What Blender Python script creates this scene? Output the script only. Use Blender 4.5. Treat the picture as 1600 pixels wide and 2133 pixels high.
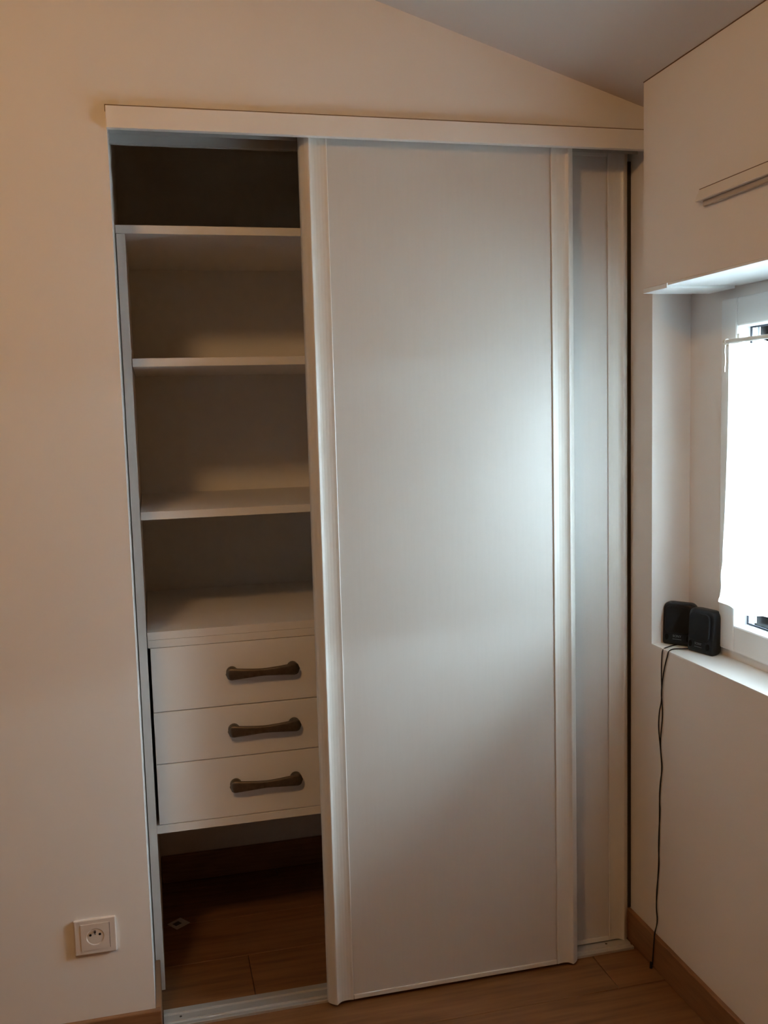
import bpy, bmesh, math, random
from mathutils import Vector, Matrix

for o in list(bpy.data.objects):
    bpy.data.objects.remove(o, do_unlink=True)
scene = bpy.context.scene
COL = scene.collection
random.seed(7)

# ------------------------------------------------------------------ camera
CAM = Vector((0.0477, -2.0075, 1.3411))
YAW, PITCH, ROLL, FPX = math.radians(13.6304), math.radians(-6.026), math.radians(-1.5533), 1999.75
fw = Vector((math.sin(YAW) * math.cos(PITCH), math.cos(YAW) * math.cos(PITCH), math.sin(PITCH)))
rt = fw.cross(Vector((0, 0, 1))).normalized()
up = rt.cross(fw)
r2 = rt * math.cos(ROLL) + up * math.sin(ROLL)
u2 = up * math.cos(ROLL) - rt * math.sin(ROLL)
cd = bpy.data.cameras.new('camera')
cam = bpy.data.objects.new('camera', cd)
COL.objects.link(cam)
M = Matrix((r2, u2, -fw)).transposed().to_4x4()
M.translation = CAM
cam.matrix_world = M
cd.sensor_fit = 'VERTICAL'
cd.sensor_height = 32.0
cd.lens = FPX / 2133.0 * 32.0
cd.clip_start = 0.02
scene.camera = cam

# ------------------------------------------------------------------ world, lights, exposure
world = bpy.data.worlds.new('world')
scene.world = world
world.use_nodes = True
bg = world.node_tree.nodes['Background']
bg.inputs['Color'].default_value = (0.70, 0.87, 1.0, 1)
bg.inputs['Strength'].default_value = 66.0

# daylight enters through the window: a portal over the glazing guides the sky sampling
pl = bpy.data.lights.new('window_portal', 'AREA')
pl.shape = 'RECTANGLE'
pl.size, pl.size_y = 0.60, 0.78
pl.cycles.is_portal = True
po = bpy.data.objects.new('window_portal', pl)
COL.objects.link(po)
po.location = (1.345, -0.43, 1.18)
po.rotation_euler = Vector((1, 0, 0)).to_track_quat('Z', 'Y').to_euler()

# warm ceiling lamp of the room, above and behind the viewer
ll = bpy.data.lights.new('ceiling_lamp_light', 'POINT')
ll.energy = 26.5
ll.color = (1.0, 0.585, 0.25)
ll.shadow_soft_size = 0.10
lo = bpy.data.objects.new('ceiling_lamp_light', ll)
COL.objects.link(lo)
lo.location = (-0.42, -1.62, 2.38)

vs = scene.view_settings
scene.display_settings.display_device = 'sRGB'
vs.view_transform = 'Standard'
vs.look = 'None'
vs.exposure = 0.05
vs.gamma = 1.0
vs.use_curve_mapping = False
scene.cycles.use_denoising = True
scene.cycles.sample_clamp_indirect = 25.0
scene.cycles.max_bounces = 8
scene.cycles.diffuse_bounces = 5

# ------------------------------------------------------------------ materials
def mat(name, color, rough=0.5, spec=0.5, metal=0.0):
    m = bpy.data.materials.new(name)
    m.use_nodes = True
    b = m.node_tree.nodes['Principled BSDF']
    b.inputs['Base Color'].default_value = (*color, 1)
    b.inputs['Roughness'].default_value = rough
    b.inputs['Specular IOR Level'].default_value = spec
    b.inputs['Metallic'].default_value = metal
    return m

def nodes(m):
    return m.node_tree.nodes, m.node_tree.links, m.node_tree.nodes['Principled BSDF']

def add_bump(m, scale, strength, dist=0.001, stretch=(1, 1, 1), detail=4):
    n, l, b = nodes(m)
    tc = n.new('ShaderNodeTexCoord')
    mp = n.new('ShaderNodeMapping')
    mp.inputs['Scale'].default_value = stretch
    t = n.new('ShaderNodeTexNoise')
    t.inputs['Scale'].default_value = scale
    t.inputs['Detail'].default_value = detail
    bp = n.new('ShaderNodeBump')
    bp.inputs['Strength'].default_value = strength
    bp.inputs['Distance'].default_value = dist
    l.new(tc.outputs['Object'], mp.inputs['Vector'])
    l.new(mp.outputs['Vector'], t.inputs['Vector'])
    l.new(t.outputs['Fac'], bp.inputs['Height'])
    l.new(bp.outputs['Normal'], b.inputs['Normal'])
    return t

def mottle(m, c1, c2, scale, stretch=(1, 1, 1), detail=5, coord='Object', rnd=0.0):
    n, l, b = nodes(m)
    tc = n.new('ShaderNodeTexCoord')
    mp = n.new('ShaderNodeMapping')
    mp.inputs['Scale'].default_value = stretch
    t = n.new('ShaderNodeTexNoise')
    t.inputs['Scale'].default_value = scale
    t.inputs['Detail'].default_value = detail
    r = n.new('ShaderNodeValToRGB')
    r.color_ramp.elements[0].position = 0.3
    r.color_ramp.elements[1].position = 0.7
    r.color_ramp.elements[0].color = (*c1, 1)
    r.color_ramp.elements[1].color = (*c2, 1)
    l.new(tc.outputs[coord], mp.inputs['Vector'])
    if rnd:
        oi = n.new('ShaderNodeObjectInfo')
        ml = n.new('ShaderNodeMath'); ml.operation = 'MULTIPLY'; ml.inputs[1].default_value = rnd
        cb = n.new('ShaderNodeCombineXYZ')
        l.new(oi.outputs['Random'], ml.inputs[0])
        l.new(ml.outputs[0], cb.inputs[0]); l.new(ml.outputs[0], cb.inputs[1]); l.new(ml.outputs[0], cb.inputs[2])
        l.new(cb.outputs[0], mp.inputs['Location'])
    l.new(mp.outputs['Vector'], t.inputs['Vector'])
    l.new(t.outputs['Fac'], r.inputs['Fac'])
    l.new(r.outputs['Color'], b.inputs['Base Color'])
    return r

WALL = mat('wall_paint', (0.86, 0.815, 0.775), 0.85, 0.2)
mottle(WALL, (0.85, 0.805, 0.765), (0.87, 0.825, 0.785), 3.0)
add_bump(WALL, 350, 0.12, 0.0006)
FARW = mat('bounce_cut_dark', (0.12, 0.105, 0.10), 0.85, 0.2)  # dark tone set to cut bounce light from the unseen walls
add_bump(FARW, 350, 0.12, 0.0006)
CEIL = mat('ceiling_paint', (0.81, 0.755, 0.705), 0.9, 0.1)
add_bump(CEIL, 350, 0.1, 0.0006)
TRIM = mat('fascia_paint', (0.86, 0.815, 0.77), 0.5, 0.35)
add_bump(TRIM, 120, 0.06, 0.0006, (0.2, 1, 1))
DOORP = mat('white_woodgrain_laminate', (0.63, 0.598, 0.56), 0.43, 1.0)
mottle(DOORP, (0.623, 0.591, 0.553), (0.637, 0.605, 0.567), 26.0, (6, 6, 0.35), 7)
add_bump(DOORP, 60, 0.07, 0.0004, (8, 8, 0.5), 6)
STILE = mat('white_lacquered_profile', (0.72, 0.69, 0.64), 0.40, 0.8)
MELA = mat('white_melamine', (0.80, 0.77, 0.745), 0.5, 0.4)
add_bump(MELA, 300, 0.05, 0.0004)
BACKB = mat('closet_back_paint', (0.76, 0.70, 0.64), 0.85, 0.2)
ALU = mat('brushed_aluminium_track', (0.62, 0.60, 0.57), 0.42, 0.5, 0.55)
add_bump(ALU, 200, 0.08, 0.0004, (0.02, 1, 1))
TRACKW = mat('grey_lacquered_track', (0.50, 0.49, 0.47), 0.5, 0.4)
BRONZE = mat('aged_bronze', (0.20, 0.155, 0.115), 0.42, 0.5, 0.75)
mottle(BRONZE, (0.125, 0.098, 0.074), (0.175, 0.138, 0.104), 90)
PVC = mat('white_window_plastic', (0.86, 0.86, 0.85), 0.35, 0.5)
SILL = mat('white_sill_paint', (0.85, 0.83, 0.80), 0.5, 0.4)
SOCK = mat('white_socket_plastic', (0.78, 0.69, 0.62), 0.4, 0.5)
BLACK = mat('black_hole', (0.01, 0.01, 0.01), 0.8, 0.1)
GASK = mat('dark_rubber', (0.03, 0.033, 0.045), 0.6, 0.3)
SPK = mat('black_speaker_plastic', (0.006, 0.007, 0.0095), 0.45, 0.35)
add_bump(SPK, 900, 0.15, 0.0005)
SPKG = mat('dark_grille', (0.008, 0.009, 0.011), 0.65, 0.3)
LOGO = mat('silver_print', (0.16, 0.17, 0.18), 0.4, 0.5)
CABLE = mat('black_cable', (0.012, 0.010, 0.010), 0.5, 0.4)
PAPER = mat('white_card', (0.62, 0.57, 0.55), 0.7, 0.2)
INK = mat('dark_print', (0.10, 0.08, 0.08), 0.7, 0.2)
METAL = mat('steel_screw', (0.12, 0.11, 0.10), 0.5, 0.5, 0.8)
VENTM = mat('vent_plastic', (0.80, 0.75, 0.69), 0.55, 0.4)
SLOT = mat('vent_slot', (0.56, 0.49, 0.42), 0.7, 0.3)
RODM = mat('rod_white', (0.75, 0.73, 0.66), 0.35, 0.5)

def wood(name, c1, c2, c3, rough, stretch):
    m = mat(name, c2, rough, 0.5)
    r = mottle(m, c1, c3, 9.0, stretch, 8, rnd=13.0)
    e = r.color_ramp.elements.new(0.5)
    e.color = (*c2, 1)
    add_bump(m, 40, 0.12, 0.0006, stretch, 6)
    return m

PLANK = wood('oak_laminate', (0.150, 0.062, 0.022), (0.215, 0.095, 0.036), (0.270, 0.125, 0.050), 0.38, (0.5, 6, 6))
SKIRT = wood('oak_skirting', (0.215, 0.100, 0.045), (0.270, 0.130, 0.058), (0.310, 0.155, 0.070), 0.45, (1.2, 1.2, 14))

# glazing: clear pane letting daylight straight through, with a surface reflection
GLASS = bpy.data.materials.new('window_glass')
GLASS.use_nodes = True
n_ = GLASS.node_tree.nodes; n_.clear()
out = n_.new('ShaderNodeOutputMaterial'); mix = n_.new('ShaderNodeMixShader')
tr = n_.new('ShaderNodeBsdfTransparent'); gl = n_.new('ShaderNodeBsdfGlossy'); fr = n_.new('ShaderNodeFresnel')
tr.inputs['Color'].default_value = (0.93, 0.96, 0.96, 1)
gl.inputs['Roughness'].default_value = 0.02
fr.inputs['IOR'].default_value = 1.45
L_ = GLASS.node_tree.links
L_.new(fr.outputs[0], mix.inputs[0]); L_.new(tr.outputs[0], mix.inputs[1]); L_.new(gl.outputs[0], mix.inputs[2])
L_.new(mix.outputs[0], out.inputs[0])

# voile: white cloth that passes diffused daylight and a little straight light
VOILE = bpy.data.materials.new('white_voile')
VOILE.use_nodes = True
n_ = VOILE.node_tree.nodes; n_.clear()
out = n_.new('ShaderNodeOutputMaterial'); mx1 = n_.new('ShaderNodeMixShader'); mx2 = n_.new('ShaderNodeMixShader')
df = n_.new('ShaderNodeBsdfDiffuse'); tl = n_.new('ShaderNodeBsdfTranslucent'); tr = n_.new('ShaderNodeBsdfTransparent')
df.inputs['Color'].default_value = (0.85, 0.85, 0.82, 1)
tl.inputs['Color'].default_value = (0.50, 0.50, 0.49, 1)
mx1.inputs[0].default_value = 0.85
mx2.inputs[0].default_value = 0.06
L_ = VOILE.node_tree.links
L_.new(df.outputs[0], mx1.inputs[1]); L_.new(tl.outputs[0], mx1.inputs[2])
L_.new(mx1.outputs[0], mx2.inputs[1]); L_.new(tr.outputs[0], mx2.inputs[2])
L_.new(mx2.outputs[0], out.inputs[0])

# ------------------------------------------------------------------ mesh helpers
def link(name, bm, m, parent=None, smooth=False, loc=None):
    me = bpy.data.meshes.new(name)
    bmesh.ops.recalc_face_normals(bm, faces=bm.faces)
    bm.to_mesh(me); bm.free()
    if smooth:
        for p in me.polygons:
            p.use_smooth = True
    me.materials.append(m)
    o = bpy.data.objects.new(name, me)
    COL.objects.link(o)
    if parent:
        o.parent = parent
    if loc:
        o.location = loc
    return o

def bx(bm, x0, x1, y0, y1, z0, z1, bevel=0.0, seg=2):
    v = [bm.verts.new((x, y, z)) for x in (x0, x1) for y in (y0, y1) for z in (z0, z1)]
    fs = [bm.faces.new([v[i] for i in q]) for q in ((0, 1, 3, 2), (4, 6, 7, 5), (0, 4, 5, 1), (2, 3, 7, 6), (0, 2, 6, 4), (1, 5, 7, 3))]
    if bevel:
        es = list({e for f in fs for e in f.edges})
        bmesh.ops.bevel(bm, geom=es, offset=bevel, segments=seg, affect='EDGES', profile=0.5)

def box(name, m, x0, x1, y0, y1, z0, z1, parent=None, bevel=0.0, org=None):
    """box in world coordinates; org = the parent's location"""
    bm = bmesh.new()
    ox, oy, oz = org or (0, 0, 0)
    bx(bm, x0 - ox, x1 - ox, y0 - oy, y1 - oy, z0 - oz, z1 - oz, bevel)
    return link(name, bm, m, parent)

def extrude(bm, pts, axis, a, b, closed=True):
    """pts: 2-D outline; axis 'X': (y,z), 'Y': (x,z), 'Z': (x,y)"""
    def P(p, t):
        return {'X': (t, p[0], p[1]), 'Y': (p[0], t, p[1]), 'Z': (p[0], p[1], t)}[axis]
    A = [bm.verts.new(P(p, a)) for p in pts]
    B = [bm.verts.new(P(p, b)) for p in pts]
    n = len(pts)
    for i in range(n):
        j = (i + 1) % n
        bm.faces.new((A[i], A[j], B[j], B[i]))
    bm.faces.new(A[::-1]); bm.faces.new(B)

def tag(o, label=None, cat=None, group=None, kind=None):
    if label: o['label'] = label
    if cat: o['category'] = cat
    if group: o['group'] = group
    if kind: o['kind'] = kind
    return o

def thing(name, label, cat, loc, group=None):
    e = bpy.data.objects.new(name, None)
    COL.objects.link(e)
    e.location = loc
    e.empty_display_size = 0.05
    return tag(e, label, cat, group)

def cyl(bm, c, axis, r, l, n=20, r2=None):
    """cylinder starting at c along axis ('X','Y','Z'), length l"""
    r2 = r if r2 is None else r2
    def P(a, rr, t):
        u, v = rr * math.cos(a), rr * math.sin(a)
        return {'X': (c[0] + t, c[1] + u, c[2] + v), 'Y': (c[0] + u, c[1] + t, c[2] + v), 'Z': (c[0] + u, c[1] + v, c[2] + t)}[axis]
    A = [bm.verts.new(P(2 * math.pi * i / n, r, 0)) for i in range(n)]
    B = [bm.verts.new(P(2 * math.pi * i / n, r2, l)) for i in range(n)]
    for i in range(n):
        j = (i + 1) % n
        bm.faces.new((A[i], A[j], B[j], B[i]))
    bm.faces.new(A[::-1]); bm.faces.new(B)

# ------------------------------------------------------------------ dimensions (metres; floor z=0, closet wall face y=0, opening's left edge x=0)
W = 1.1682            # right wall
YB = 0.73             # closet back wall
XL, YF = -2.75, -3.9  # unseen left wall and the wall behind the viewer
HB, HT = 1.900, 1.9418  # fascia
def cz(x): return 2.3428 - 0.302 * x      # sloping ceiling
ND = 0.0972           # window niche depth
NZ0, NZ1 = 0.7817, 1.586
NY0, NY1 = -0.012, -0.85
BKX, BKY = 1.096, -0.103   # boxed-out bulkhead over the window
FY0, FY1, FZ0, FZ1 = -0.150, -0.708, 0.800, 1.557  # window frame

# ------------------------------------------------------------------ setting
fl = box('floor', mat('screed', (0.05, 0.03, 0.02), 0.9), XL - 0.1, W + 0.35, YF - 0.1, YB + 0.1, -0.12, -0.008)
tag(fl, 'reddish brown oak laminate floor', 'floor', kind='structure')
pw, plen, gap = 0.1915, 1.285, 0.0009
y = 0.2835 - pw
rows = []
k = 0
yy = 0.2835
while yy < YB + 0.05: rows.append((yy, 1)); yy += pw
yy = 0.2835 - pw
while yy > YF - pw: rows.append((yy, 0)); yy -= pw
base_mesh = None
for (y0, _) in sorted(rows):
    idx = round((y0 - 0.092) / pw)
    off = (0.2235 + idx * 0.47) % plen if idx != 0 else 0.2235
    x = off
    while x > XL: x -= plen
    while x < W + 0.02:
        x0, x1 = max(x, XL - 0.02), min(x + plen, W + 0.05)
        if x1 - x0 > 0.02:
            full = abs(x1 - x0 - plen) < 1e-4
            if full and base_mesh is not None:
                o = bpy.data.objects.new('plank', base_mesh); COL.objects.link(o)
            else:
                bm = bmesh.new()
                bx(bm, gap, x1 - x0 - gap, gap, pw - gap, -0.008, 0.0, 0.0006, 1)
                o = link('plank', bm, PLANK)
                if full: base_mesh = o.data
            o.location = (x0, y0, 0)
            o.parent = fl
        x += plen

# ceiling slab following the roof slope
bm = bmesh.new()
extrude(bm, [(XL - 0.1, cz(XL - 0.1)), (W + 0.4, cz(W + 0.4)), (W + 0.4, cz(W + 0.4) + 0.12), (XL - 0.1, cz(XL - 0.1) + 0.12)], 'Y', YF - 0.1, YB + 0.12)
tag(link('ceiling', bm, CEIL), 'grey-white ceiling sloping down to the right', 'ceiling', kind='structure')

# wall with the closet opening
bm = bmesh.new()
extrude(bm, [(XL - 0.1, -0.1), (0, -0.1), (0, HT - 0.003), (W + 0.05, HT - 0.003), (W + 0.05, cz(W + 0.05) + 0.05), (XL - 0.1, cz(XL - 0.1) + 0.05)], 'Y', 0.0, 0.11)
wb = tag(link('wall_back', bm, WALL), 'cream painted wall around the closet opening', 'wall', kind='structure')

# closet shell behind it
bm = bmesh.new()
bx(bm, -0.12, 0.0, 0.105, YB + 0.1, -0.1, 2.45)
bx(bm, -0.12, W + 0.1, YB, YB + 0.1, -0.1, 2.45)
tag(link('wall_closet', bm, BACKB), 'pale inner walls of the closet behind the shelves', 'wall', kind='structure')

# right wall with its window niche
WX = W + ND + 0.062
bm = bmesh.new()
bx(bm, W, WX, YF - 0.1, YB + 0.1, -0.1, NZ0 - 0.004)
bx(bm, W, WX, NY0, YB + 0.1, NZ0 - 0.004, 2.2)
bx(bm, W, WX, YF - 0.1, NY1, NZ0 - 0.004, 2.2)
bx(bm, W + ND, WX, FY0, NY0, NZ0 - 0.004, NZ1)
bx(bm, W + ND, WX, NY1, FY1, NZ0 - 0.004, NZ1)
bx(bm, W + ND, WX, FY1, FY0, NZ0 - 0.004, FZ0)
bx(bm, W + ND, WX, FY1, FY0, FZ1, NZ1)
bx(bm, W, WX, NY1, NY0, NZ1, 2.2)
wr = tag(link('wall_right', bm, WALL), 'cream painted right wall with a shallow window niche', 'wall', kind='structure')

# boxed-out bulkhead over the window, with its white underside
bm = bmesh.new()
extrude(bm, [(BKX, NZ1), (W - 0.0005, NZ1), (W - 0.0005, cz(W) + 0.03), (BKX, cz(BKX) + 0.03)], 'Y', YF, BKY)
bh = tag(link('wall_bulkhead', bm, WALL), 'cream boxed-out bulkhead projecting above the window', 'wall', kind='structure')
so = box('soffit_panel', PVC, BKX - 0.001, W + ND - 0.001, NY1 + 0.002, -0.2035, NZ1 - 0.0055, NZ1 - 0.0005, bh, 0.0008)
so['label'] = 'white underside panel of the bulkhead'
box('soffit_panel', PVC, BKX - 0.001, W + ND - 0.012, -0.1995, BKY, NZ1 - 0.0105, NZ1 - 0.0005, bh, 0.0008)
box('soffit_panel', PVC, BKX - 0.001, W - 0.0006, YF + 0.01, NY1, NZ1 - 0.0055, NZ1 - 0.0005, bh, 0.0008)

# unseen left wall and wall behind the viewer
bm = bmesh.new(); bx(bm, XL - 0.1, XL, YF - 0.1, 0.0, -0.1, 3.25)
tag(link('wall_left', bm, FARW), 'unseen left wall of the room, darkened to cut bounce light', 'wall', kind='structure')
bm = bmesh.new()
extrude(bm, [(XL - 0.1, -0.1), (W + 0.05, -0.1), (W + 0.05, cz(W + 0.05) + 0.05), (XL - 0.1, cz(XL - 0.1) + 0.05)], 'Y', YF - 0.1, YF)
tag(link('wall_front', bm, FARW), 'unseen wall behind the viewer, darkened to cut bounce light', 'wall', kind='structure')

# added bank outside the window, its rise shaped to block low sky light
BANK = mat('pale_bank', (0.30, 0.29, 0.28), 0.9, 0.1)
mottle(BANK, (0.27, 0.265, 0.26), (0.33, 0.32, 0.31), 0.8)
bm = bmesh.new()
prof_g = [(WX + 0.02, -0.5), (4.0, -0.45), (7.0, 0.1), (10.0, 0.9), (14.0, 1.6), (22.0, 2.4), (60.0, 4.0)]
rowsg = []
for i in range(25):
    yg = -60 + 120 * i / 24
    rowsg.append([bm.verts.new((a, yg, b + (0.10 * math.sin(yg * 0.7 + a) if a > 3 else 0))) for a, b in prof_g])
for i in range(24):
    for j in range(len(prof_g) - 1):
        bm.faces.new((rowsg[i][j], rowsg[i][j + 1], rowsg[i + 1][j + 1], rowsg[i + 1][j]))
tag(link('ground', bm, BANK), 'pale bank added outside the window to block low sky light', 'ground', kind='structure')

# skirting boards
def skirting(name, boxes, label):
    bm = bmesh.new()
    for b in boxes: bx(bm, *b, 0.0025, 2)
    return tag(link(name, bm, SKIRT), label, 'skirting board', kind='structure')
SH, ST = 0.080, 0.0125
skirting('baseboard_back', [(XL, ST, -ST, -0.0003, 0.0, SH)], 'brown wooden skirting board under the socket')
skirting('baseboard_jamb', [(0.0003, ST, -0.0002, 0.187, 0.0, SH)], 'brown wooden skirting board turning into the closet opening')
skirting('baseboard_right', [(W - ST, W - 0.0003, YF, YB - ST, 0.0, SH)], 'brown wooden skirting board below the window wall')
skirting('baseboard_closet', [(0.022, W - ST, YB - ST, YB - 0.0003, 0.0, SH)], 'dark brown skirting board at the back of the closet floor')

# fascia board over the sliding doors
bm = bmesh.new()
bx(bm, -0.001, W - 0.001, -0.015, -0.0003, HB, HT, 0.001, 2)
bx(bm, 0.0005, W - 0.001, -0.0003, 0.014, HB + 0.004, HT - 0.0035)
tag(link('trim_1', bm, TRIM), 'cream fascia board across the top of the closet opening', 'fascia', kind='structure')
tr1 = bpy.data.objects['trim_1']
LINEM = mat('dark_brown_line', (0.20, 0.135, 0.09), 0.9, 0.1)
box('dark_line', LINEM, -0.002, W - 0.001, -0.0142, -0.0003, HT - 0.0001, HT + 0.0016, tr1)  # thin dark brown strip along the top edge of the fascia
box('dark_line', LINEM, -0.0022, -0.0011, -0.0138, -0.0003, HT - 0.008, HT + 0.0016, tr1)
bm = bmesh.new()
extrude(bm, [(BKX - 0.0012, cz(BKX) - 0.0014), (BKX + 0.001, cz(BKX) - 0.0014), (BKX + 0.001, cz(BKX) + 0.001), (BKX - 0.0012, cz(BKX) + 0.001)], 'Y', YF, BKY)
link('dark_line', bm, LINEM, bh)  # dark crack where the bulkhead meets the ceiling

# ------------------------------------------------------------------ window
win = thing('window_1', 'white plastic framed window behind the short white curtain', 'window', (W + ND, (FY0 + FY1) / 2, FZ0))
win['kind'] = 'structure'
OW = tuple(win.location)
FX0, FX1, FWD = W + ND - 0.012, W + ND + 0.055, 0.057
def prof(y0, y1, z0, z1, name):
    return box(name, PVC, FX0, FX1, y0, y1, z0, z1, win, 0.004, OW)
prof(FY0 - FWD, FY0 - 0.0004, FZ0 + 0.0004, FZ1 - 0.0004, 'frame_stile')
prof(FY1 + 0.0004, FY1 + FWD, FZ0 + 0.0004, FZ1 - 0.0004, 'frame_stile')
prof(FY1 + FWD + 0.0006, FY0 - FWD - 0.0006, FZ0 + 0.0004, FZ0 + 0.060, 'frame_rail')
prof(FY1 + FWD + 0.0006, FY0 - FWD - 0.0006, FZ1 - 0.061, FZ1 - 0.0004, 'frame_rail')
gy0, gy1, gz0, gz1 = FY0 - FWD - 0.0006, FY1 + FWD + 0.0006, FZ0 + 0.060, FZ1 - 0.061
GX = W + ND + 0.024
bm = bmesh.new()
g = 0.0035
for (a, b, c, d) in ((gy0 - g, gy0, gz0, gz1), (gy1, gy1 + g, gz0, gz1), (gy1 + g, gy0 - g, gz0, gz0 + g), (gy1 + g, gy0 - g, gz1 - g, gz1)):
    bx(bm, GX - 0.0035 - OW[0], GX - 0.0005 - OW[0], a - OW[1], b - OW[1], c - OW[2], d - OW[2])
o = link('gasket', bm, GASK, win); o['label'] = 'dark rubber gasket around the pane'
box('pane', GLASS, GX, GX + 0.004, gy1 + 0.001, gy0 - 0.001, gz0 + 0.001, gz1 - 0.001, win, 0, OW)
o = box('window_sill', SILL, W - 0.0005, W + ND - 0.0004, NY1 + 0.0004, NY0 - 0.0004, NZ0 - 0.004, NZ0, win, 0.0008, OW)
o['label'] = 'white painted sill of the niche'

# ------------------------------------------------------------------ curtain on its rod
cur = thing('window_curtain', 'short white translucent curtain on a thin rod across the window', 'curtain', (W + ND - 0.0372, -0.470, 1.4645))
OC = Vector(cur.location)
bm = bmesh.new()
cyl(bm, (0, 0.262, 0), 'Y', 0.0046, -0.500, 16)
bmesh.ops.recalc_face_normals(bm, faces=bm.faces)
for s in (0.262, -0.238):
    cyl(bm, (0, s - 0.004, 0), 'Y', 0.0062, 0.008, 16)
link('rod', bm, RODM, cur)
for s in (0.252, -0.228):           # little hooks the rod sits in
    bm = bmesh.new()
    bx(bm, -0.002, 0.0240, s - 0.004, s + 0.004, -0.010, -0.0045, 0.001, 1)
    bx(bm, 0.0210, 0.0244, s - 0.004, s + 0.004, -0.012, 0.016, 0.001, 1)
    link('rod_hook', bm, RODM, cur)
bm = bmesh.new()
ny, nz = 70, 90
zt, zb = -0.011, -0.549
Vt = []
for i in range(ny + 1):
    s = i / ny
    yl = 0.246 - 0.470 * s
    col = []
    for j in range(nz + 1):
        t = j / nz
        sag = 0.003 * math.sin(s * 9.0) * t + 0.006 * max(0.0, math.sin(s * math.pi * 4.3 - 0.9)) * t ** 6
        zz = zt + (zb - zt) * t - sag * (t ** 4)
        xx = -0.004 - 0.007 * t ** 2.2 + 0.0028 * math.sin(s * 26 + 0.6 * math.sin(t * 4)) * (0.5 + 0.5 * t) \
            + 0.0018 * math.sin(t * 62) * max(0, t - 0.72) * 3 - 0.002 * (t > 0.985)
        yv = yl + 0.011 * t ** 1.6 * (1 - s) ** 2 + 0.0006 * math.sin(t * 44) * t * (1 - s)
        if j == 0:                      # scalloped heading
            zz += 0.007 * abs(math.cos(s * math.pi * 9))
        col.append(bm.verts.new((xx, yv, zz)))
    Vt.append(col)
for i in range(ny):
    for j in range(nz):
        bm.faces.new((Vt[i][j], Vt[i + 1][j], Vt[i + 1][j + 1], Vt[i][j + 1]))
link('fabric', bm, VOILE, cur, True)
bm = bmesh.new()                        # pull cord hanging at the left end
for k in range(9):
    z0 = -0.006 - k * 0.0062
    bx(bm, -0.0012, 0.0012, 0.2640 + 0.0012 * math.sin(k), 0.2662 + 0.0012 * math.sin(k), z0 - 0.0064, z0)
link('pull_cord', bm, RODM, cur)

# ------------------------------------------------------------------ air vent on the bulkhead
ve = thing('air_vent', 'long narrow cream air vent mounted on the bulkhead above the window', 'vent', (BKX, -0.53, 1.7255))
bm = bmesh.new()
extrude(bm, [(0.0, 0.0175), (-0.006, 0.0170), (-0.0155, -0.0040), (-0.0150, -0.0060), (0.0, -0.0060)], 'Y', -0.205, 0.204)
link('hood', bm, VENTM, ve)
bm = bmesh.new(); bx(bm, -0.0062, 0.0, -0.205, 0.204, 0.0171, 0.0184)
link('dark_line', bm, LINEM, ve)  # dark joint between vent and bulkhead
bm = bmesh.new()
bx(bm, -0.0075, 0.0, -0.198, 0.190, -0.0165, -0.0061, 0.001, 1)
o = link('outlet_strip', bm, SLOT, ve)

# ------------------------------------------------------------------ sliding doors
def stile_bm(width, z0, z1, flip, notch):
    """moulded aluminium grip profile; u from the outer edge, v towards the room (0 = panel face)"""
    p = [(0.0, -0.022), (0.0, -0.0095), (0.0012, -0.0062), (0.0045, -0.0018), (0.0095, 0.0030), (0.0140, 0.0063), (0.0168, 0.0078), (0.0182, 0.0080),
         (0.0194, 0.0074), (0.0215, 0.0058), (0.0245, 0.0042), (0.029, 0.0029), (0.036, 0.0019), (0.043, 0.0016), (0.050, 0.0022), (width - 0.0016, 0.0034), (width, 0.0026), (width, -0.022)]
    pts = [((-u if flip else u), -v) for u, v in p]
    bm = bmesh.new()
    extrude(bm, pts, 'Z', z0, z1)
    if notch:       # the foot of the profile is trimmed back towards the panel
        for v in bm.verts:
            if abs(v.co.z - z0) < 1e-6:
                u = abs(v.co.x)
                v.co.z += 0.0035 * max(0.0, min(1.0, (u - 0.019) / 0.012))
    return bm

def sliding_door(x0, x1, yf, label, sw):
    d = thing('sliding_door', label, 'door', (x0, yf, 0.0))
    w = x1 - x0
    z0, z1 = 0.0065, 1.926
    bm = stile_bm(sw, z0, z1, False, True)
    s1 = link('stile', bm, STILE, d)
    bm = stile_bm(sw, z0, z1, True, True)
    s2 = link('stile', bm, STILE, d, loc=(w, 0, 0))
    for s in (s1, s2):
        s['label'] = 'moulded off-white grip profile'
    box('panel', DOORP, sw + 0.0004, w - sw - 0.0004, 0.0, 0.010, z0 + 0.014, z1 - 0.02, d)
    bm = bmesh.new()
    bx(bm, sw + 0.0006, w - sw - 0.0006, -0.0028, 0.018, z0 + 0.003, z0 + 0.0138, 0.0012, 2)
    link('bottom_rail', bm, STILE, d)
    bm = bmesh.new()
    bx(bm, sw + 0.0006, w - sw - 0.0006, -0.0028, 0.018, z1 - 0.0196, z1, 0.0012, 2)
    link('top_rail', bm, STILE, d)
    return d

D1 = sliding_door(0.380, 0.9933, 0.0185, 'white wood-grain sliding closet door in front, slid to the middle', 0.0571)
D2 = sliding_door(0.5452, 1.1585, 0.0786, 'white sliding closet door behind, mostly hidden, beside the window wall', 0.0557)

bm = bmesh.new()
bx(bm, 0.6135, W - 0.5452 - 0.0004, 0.0085, 0.0145, 0.0815, 1.90)  # dark strip put in to paint the shade of the door gap
o = link('gap_shade_strip', bm, mat('gap_shade_dark', (0.05, 0.042, 0.035), 0.95, 0.05), D2)
o['label'] = 'dark strip for the shade in the gap along the outer edge'

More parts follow.
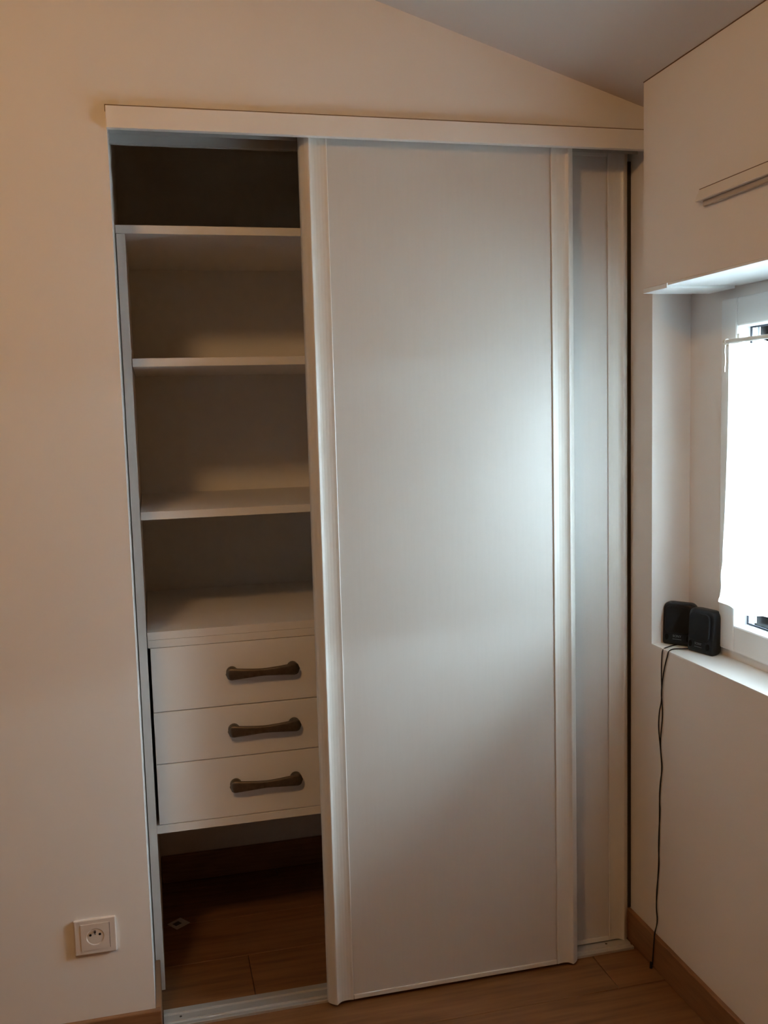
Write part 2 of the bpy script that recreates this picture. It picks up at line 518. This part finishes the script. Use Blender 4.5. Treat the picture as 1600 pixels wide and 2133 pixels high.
# bottom track with two grooves
bt = thing('bottom_track', 'silver metal floor track under the sliding doors', 'track', (0.0, 0.0368, 0.0))
ta, tb = 0.0150, W - ST - 0.006
bm = bmesh.new()
prof_pts = [(0, 0), (0, 0.0060), (0.0015, 0.0066), (0.010, 0.0066), (0.0112, 0.0040), (0.0150, 0.0028), (0.0185, 0.0042), (0.0195, 0.0066), (0.0250, 0.0066),
            (0.0405, 0.0066), (0.0415, 0.0042), (0.0450, 0.0028), (0.0485, 0.0042), (0.0495, 0.0066), (0.0655, 0.0066), (0.0670, 0.0055), (0.0670, 0)]
extrude(bm, prof_pts, 'X', ta, tb)
link('rail', bm, ALU, bt)
for sx in (0.052, 0.60, 1.09):
    bm = bmesh.new()
    cyl(bm, (sx, 0.0310, 0.0066), 'Z', 0.0028, 0.0006, 14)
    link('screw', bm, METAL, bt)

# top track: three flanges hanging behind the fascia
tt = thing('top_track', 'grey metal double top track hidden behind the fascia board', 'track', (0.0, 0.0, HT))
bm = bmesh.new()
bx(bm, 0.001, W - 0.002, 0.0155, 0.1035, -0.0095, -0.0040)
bx(bm, 0.001, W - 0.002, 0.0520, 0.0540, -0.0340, -0.0090)
bx(bm, 0.001, W - 0.002, 0.1010, 0.1035, -0.0400, -0.0090)
bx(bm, 0.001, W - 0.002, 0.1035, 0.1060, -0.0425, -0.0340)
link('rail', bm, TRACKW, tt)

# ------------------------------------------------------------------ shelving unit
YS = 0.190
su = thing('shelving_unit', 'white melamine closet shelving unit with open compartments', 'shelving', (0.0, YS, 0.0))
OS = tuple(su.location)
XR = 0.537
YBK = YB - 0.004
box('side_panel', MELA, 0.0020, 0.0205, YS, YBK, 0.0008, 1.7365, su, 0.0006, OS)
box('side_panel', MELA, XR, XR + 0.018, YS, YBK, 0.0008, 1.7365, su, 0.0006, OS)
box('shelf', MELA, 0.0008, W - 0.004, YS, YBK, 1.7372, 1.7552, su, 0.0006, OS)
for za, zc in ((1.4512, 1.4695), (1.1120, 1.1300), (0.8385, 0.8565), (0.3822, 0.4012)):
    box('shelf', MELA, 0.0222 if za > 0.5 else 0.0208, XR - 0.0006, YS, YBK - 0.006, za, zc, su, 0.0006, OS)
box('back_panel', MELA, 0.0208, XR - 0.0004, YBK - 0.0055, YBK - 0.0005, 0.382, 1.7370, su, 0, OS)

# ------------------------------------------------------------------ chest of three drawers hung in the unit
ch = thing('drawer_chest', 'white three-drawer chest fitted into the shelving unit', 'drawers', (0.0225, YS, 0.4016))
OD = tuple(ch.location)
box('top_board', MELA, 0.0225, 0.5362, YS + 0.0008, YBK - 0.02, 0.8200, 0.8381, ch, 0.0006, OD)
box('side_board', MELA, 0.0300, 0.0440, YS + 0.022, YBK - 0.02, 0.4018, 0.8196, ch, 0, OD)
box('side_board', MELA, 0.5160, 0.5300, YS + 0.022, YBK - 0.02, 0.4018, 0.8196, ch, 0, OD)

def handle_bm(L=0.172):
    """waisted bar, wide rounded ends, standing off on two round feet"""
    bm = bmesh.new()
    N, K = 40, 16
    rings = []
    for i in range(N + 1):
        t = -1 + 2 * i / N
        xx = t * L / 2
        e = (abs(t) - 0.0)
        half = 0.0088 + 0.0056 * min(1.0, abs(t) / 0.86) ** 1.35          # waist to lobe
        if abs(t) > 0.85:
            q = (abs(t) - 0.85) / 0.15
            half *= math.sqrt(max(0.0, 1 - q * q)) * 0.97 + 0.03
        th = 0.0048 * (1.0 if abs(t) < 0.9 else max(0.25, 1 - ((abs(t) - 0.9) / 0.1) ** 2 * 0.75))
        yc = -0.0205 + 0.0055 * abs(t) ** 2.4                             # bowed out in the middle
        ring = []
        for k in range(K):
            a = 2 * math.pi * k / K
            ca, sa = math.cos(a), math.sin(a)
            sx = math.copysign(abs(ca) ** 0.75, ca); sy = math.copysign(abs(sa) ** 0.75, sa)
            ring.append(bm.verts.new((xx, yc + th * sy, half * sx)))
        rings.append(ring)
    for i in range(N):
        for k in range(K):
            bm.faces.new((rings[i][k], rings[i][(k + 1) % K], rings[i + 1][(k + 1) % K], rings[i + 1][k]))
    bm.faces.new(rings[0][::-1]); bm.faces.new(rings[-1])
    for s in (-1, 1):
        cyl(bm, (s * 0.0705, -0.0150, 0.001), 'Y', 0.0108, 0.0150, 24, 0.0136)
    return bm
hmesh = None
for i, (za, zc, hz) in enumerate(((0.6700, 0.8188, 0.7475), (0.5470, 0.6682, 0.6115), (0.4026, 0.5452, 0.4790))):
    d = box('drawer', MELA, 0.0272, 0.5312, YS + 0.0012, YS + 0.0190, za, zc, ch, 0.0010, OD)
    # box behind the front
    b = box('drawer_box', MELA, 0.0480, 0.5120, YS + 0.0192, YBK - 0.05, za + 0.012, zc - 0.02, d, 0, OD)
    if hmesh is None:
        h = link('handle', handle_bm(), BRONZE, d, True)
        hmesh = h.data
    else:
        h = bpy.data.objects.new('handle', hmesh); COL.objects.link(h); h.parent = d
    h.location = (0.2785 - i * 0.0012 - OD[0], 0.0012, hz - OD[2])
    h['label'] = 'waisted dark bronze bar handle'

# ------------------------------------------------------------------ socket on the left wall
sk = thing('wall_socket', 'white square wall socket low on the wall left of the closet', 'socket', (-0.1135, 0.0, 0.2638))
bm = bmesh.new()
bx(bm, -0.0425, 0.0425, -0.0075, -0.0002, -0.0385, 0.0385, 0.0028, 3)
link('plate', bm, SOCK, sk)
# face with the round well
bm = bmesh.new()
NW = 40
rw = 0.0182
cx0, cz0 = 0.0, 0.0
def sqp(i):
    a = 2 * math.pi * i / NW
    c, s = math.cos(a), math.sin(a)
    k = 1 / max(abs(c) / 0.0285, abs(s) / 0.0285)
    return (c * k, s * k)
o1 = [bm.verts.new((sqp(i)[0], -0.0085, sqp(i)[1])) for i in range(NW)]
ob = [bm.verts.new((sqp(i)[0], -0.0070, sqp(i)[1])) for i in range(NW)]
c1 = [bm.verts.new((rw * math.cos(2 * math.pi * i / NW), -0.0085, rw * math.sin(2 * math.pi * i / NW))) for i in range(NW)]
c2 = [bm.verts.new((rw * 0.95 * math.cos(2 * math.pi * i / NW), -0.0079, rw * 0.95 * math.sin(2 * math.pi * i / NW))) for i in range(NW)]
for i in range(NW):
    j = (i + 1) % NW
    bm.faces.new((ob[i], ob[j], o1[j], o1[i]))
    bm.faces.new((o1[i], o1[j], c1[j], c1[i]))
    bm.faces.new((c1[i], c1[j], c2[j], c2[i]))
face = link('socket_face', bm, SOCK, sk)
bm = bmesh.new()                       # sunken dish
ring_prev = None
for rr, yy in ((rw * 0.99, -0.0086), (rw * 0.93, -0.0080), (rw * 0.90, -0.00765)):
    ring = [bm.verts.new((rr * math.cos(2 * math.pi * i / NW), yy, rr * math.sin(2 * math.pi * i / NW))) for i in range(NW)]
    if ring_prev:
        for i in range(NW):
            j = (i + 1) % NW
            bm.faces.new((ring_prev[i], ring_prev[j], ring[j], ring[i]))
    ring_prev = ring
bm.faces.new(ring_prev)
link('well', bm, SOCK, sk)
for hx in (-0.0095, 0.0095):
    bm = bmesh.new(); cyl(bm, (hx, -0.0081, 0.0042), 'Y', 0.0026, 0.0006, 16)
    link('pin_hole', bm, BLACK, sk)
bm = bmesh.new(); cyl(bm, (0.0, -0.0125, 0.0115), 'Y', 0.0024, 0.0050, 16)
link('earth_pin', bm, METAL, sk)
bm = bmesh.new(); cyl(bm, (0.0, -0.0080, 0.0052), 'Y', 0.0012, 0.0004, 12)
link('screw', bm, METAL, sk)
bm = bmesh.new(); bx(bm, 0.0290, 0.0297, -0.0078, -0.0070, -0.0275, 0.0275)
link('joint', bm, BLACK, sk)

# ------------------------------------------------------------------ loudspeakers on the sill
def lettering(txt, size):
    cu = bpy.data.curves.new('t', 'FONT')
    cu.body = txt; cu.size = size; cu.extrude = 0.0002; cu.align_x = 'CENTER'
    to = bpy.data.objects.new('t', cu)
    COL.objects.link(to)
    dg = bpy.context.evaluated_depsgraph_get()
    me = bpy.data.meshes.new_from_object(to.evaluated_get(dg))
    bpy.data.objects.remove(to, do_unlink=True)
    return me

def rounded_outline(w, h, rt_, rb_, n=7):
    """front outline (x,z): wide rounded top corners, tighter foot, sides slightly bowed"""
    pts = []
    for (cx_, cz_, r, a0) in ((w / 2 - rb_, rb_, rb_, -90), (w / 2 - rt_, h - rt_, rt_, 0), (-w / 2 + rt_, h - rt_, rt_, 90), (-w / 2 + rb_, rb_, rb_, 180)):
        for i in range(n + 1):
            a = math.radians(a0 + 90 * i / n)
            pts.append((cx_ + r * math.cos(a), cz_ + r * math.sin(a)))
    return pts

def bake(o, k=0.07):
    """move the part's own transform into its mesh and lean it back by k per unit height"""
    m = o.matrix_basis.copy()
    o.data.transform(m)
    o.matrix_basis = Matrix.Identity(4)
    for v in o.data.vertices:
        v.co.y += k * v.co.z
    return o

def cable_mesh(pts, name='cable'):
    cu = bpy.data.curves.new('cable', 'CURVE')
    cu.dimensions = '3D'; cu.bevel_depth = 0.00135; cu.bevel_resolution = 3; cu.resolution_u = 6
    sp = cu.splines.new('NURBS'); sp.points.add(len(pts) - 1)
    for p, q in zip(sp.points, pts): p.co = (*q, 1)
    sp.use_endpoint_u = True; sp.order_u = 3
    to = bpy.data.objects.new('c', cu); COL.objects.link(to)
    dg = bpy.context.evaluated_depsgraph_get()
    me = bpy.data.meshes.new_from_object(to.evaluated_get(dg))
    bpy.data.objects.remove(to, do_unlink=True)
    me.materials.clear(); me.materials.append(CABLE)
    for p in me.polygons: p.use_smooth = True
    return me

def speaker(label, loc, rz):
    W_, H_, D_ = 0.0775, 0.0995, 0.036
    s = thing('speaker', label, 'speaker', loc)
    s.rotation_euler = (0, 0, rz)
    base = rounded_outline(W_, H_, 0.017, 0.006)
    bm = bmesh.new()
    def bow(px): return 0.004 * (px / (W_ / 2)) ** 2
    def ring(inset, y):
        k = 1 - 2 * inset / W_; kh = 1 - 2 * inset / H_
        return [bm.verts.new((px * k, y + (bow(px) if y < -0.02 else 0), (pz - H_ / 2) * kh + H_ / 2)) for px, pz in base]
    layers = [(0.010, 0.0), (0.004, -0.002), (0.0015, -0.007), (0.0, -0.016), (0.0, -D_ + 0.007), (0.0008, -D_ + 0.004), (0.0028, -D_ + 0.0015), (0.0075, -D_)]
    R_ = [ring(a, b) for a, b in layers]
    n = len(base)
    for a, b in zip(R_, R_[1:]):
        for i in range(n):
            j = (i + 1) % n
            bm.faces.new((a[i], a[j], b[j], b[i]))
    bm.faces.new(R_[0][::-1]); bm.faces.new(R_[-1])
    body = bake(link('body', bm, SPK, s, True))
    m2 = body.modifiers.new('edge', 'EDGE_SPLIT'); m2.split_angle = math.radians(35)
    g0 = rounded_outline(W_ - 0.015, 0.0635, 0.013, 0.012)
    bm = bmesh.new()
    A = [bm.verts.new((px, -D_ + 0.0006 + bow(px) * 0.4, pz + 0.0285)) for px, pz in g0]
    B = [bm.verts.new((px * 0.94, -D_ - 0.0020 + bow(px) * 0.4, (pz - 0.032) * 0.95 + 0.032 + 0.0285)) for px, pz in g0]
    for i in range(len(g0)):
        j = (i + 1) % len(g0)
        bm.faces.new((A[i], A[j], B[j], B[i]))
    bm.faces.new(B); bm.faces.new(A[::-1])
    o = bake(link('grille', bm, SPKG, s)); o['label'] = 'dark grille of the speaker front'
    for sx in (-1, 1):
        bm = bmesh.new()
        cyl(bm, (0, 0, 0), 'Y', 0.0040, 0.0030, 18)
        for v in bm.verts: v.co.z *= 1.75
        bake(link('port', bm, BLACK, s, loc=(sx * 0.0255, -D_ + 0.0008, 0.0185)))
    me = lettering('SONY', 0.0078)
    me.materials.append(LOGO)
    t = bpy.data.objects.new('lettering', me); COL.objects.link(t); t.parent = s
    t.location = (0.0, -D_ - 0.0003, 0.0200); t.rotation_euler = (math.pi / 2, 0, 0)
    bake(t)
    bm = bmesh.new(); bx(bm, -0.0105, 0.0105, -D_ - 0.0005, -D_ + 0.0004, 0.0150, 0.0158)
    bake(link('print_line', bm, LOGO, s))
    return s

XW = W - 0.0022
DOWN = [(-0.0555, 0.559), (-0.0611, 0.5322), (-0.0656, 0.4992), (-0.0594, 0.4622), (-0.0531, 0.4191), (-0.0576, 0.3917), (-0.0524, 0.3485),
        (-0.0527, 0.3015), (-0.0519, 0.2597), (-0.0499, 0.2243), (-0.0430, 0.1896), (-0.0420, 0.1453), (-0.0480, 0.115)]
LOW = [(-0.0560, 0.0900), (-0.0555, 0.0800), (-0.0512, 0.0459), (-0.0480, 0.0187), (-0.0472, 0.0090)]
XB = W - ST - 0.0026
def strand(top, dy):
    p = list(top)
    for i, (y_, z_) in enumerate(DOWN):
        p.append((XW - 0.0012 * (i % 2), y_ + dy * math.cos(i * 1.9), z_))
    for i, (y_, z_) in enumerate(LOW):
        p.append((XB - 0.0006, y_ + dy * math.cos(i * 2.1), z_))
    return p
cab_left = strand([(1.222, -0.045, 0.7840), (1.2052, -0.0499, 0.7838), (1.180, -0.062, 0.7840), (W - 0.002, -0.0650, 0.7810), (XW - 0.001, -0.0638, 0.764), (XW, -0.0598, 0.7303), (XW, -0.0623, 0.6789), (XW, -0.0603, 0.6522), (XW, -0.0518, 0.6325), (XW, -0.0477, 0.591)], 0.0013)
cab_right = strand([(1.232, -0.094, 0.7840), (1.2107, -0.0899, 0.7838), (1.183, -0.0810, 0.7845), (W - 0.002, -0.0905, 0.7820), (XW - 0.001, -0.0900, 0.7741), (XW, -0.0787, 0.7532), (XW, -0.0704, 0.7297), (XW - 0.002, -0.0623, 0.6789), (XW, -0.0640, 0.6531), (XW, -0.0669, 0.6257), (XW, -0.0597, 0.5834)], -0.0013)
speaker('small black speaker at the corner of the sill, partly behind its twin', (1.2385, -0.0315, NZ0), math.radians(-54))
speaker('small black speaker nearer the window, in front of its twin', (1.2505, -0.1215, NZ0), math.radians(-77))
cb = thing('speaker_cable', 'thin black twin cable hanging from the sill down to the floor', 'cable', (XB - 0.0042, -0.0470, 0.0))
for pts in (cab_left, cab_right):
    me = cable_mesh(pts)
    me.transform(Matrix.Translation(-cb.location))
    c = bpy.data.objects.new('strand', me); COL.objects.link(c); c.parent = cb
bm = bmesh.new()
cyl(bm, (0, 0, 0.0002), 'Z', 0.0036, 0.0150, 14, 0.0028)
link('jack_plug', bm, CABLE, cb)

# ------------------------------------------------------------------ scrap of card on the closet floor
sc_ = thing('card_scrap', 'small white card with a dark mark on the closet floor', 'card', (0.060, 0.484, 0.0))
sc_.rotation_euler = (0, 0, math.radians(36))
bm = bmesh.new(); bx(bm, -0.0215, 0.0215, -0.0205, 0.0205, 0.0002, 0.0011)
link('card', bm, PAPER, sc_)
bm = bmesh.new(); bx(bm, -0.013, 0.006, -0.006, 0.010, 0.0011, 0.0013)
o = link('print', bm, INK, sc_); o['label'] = 'dark printed mark'
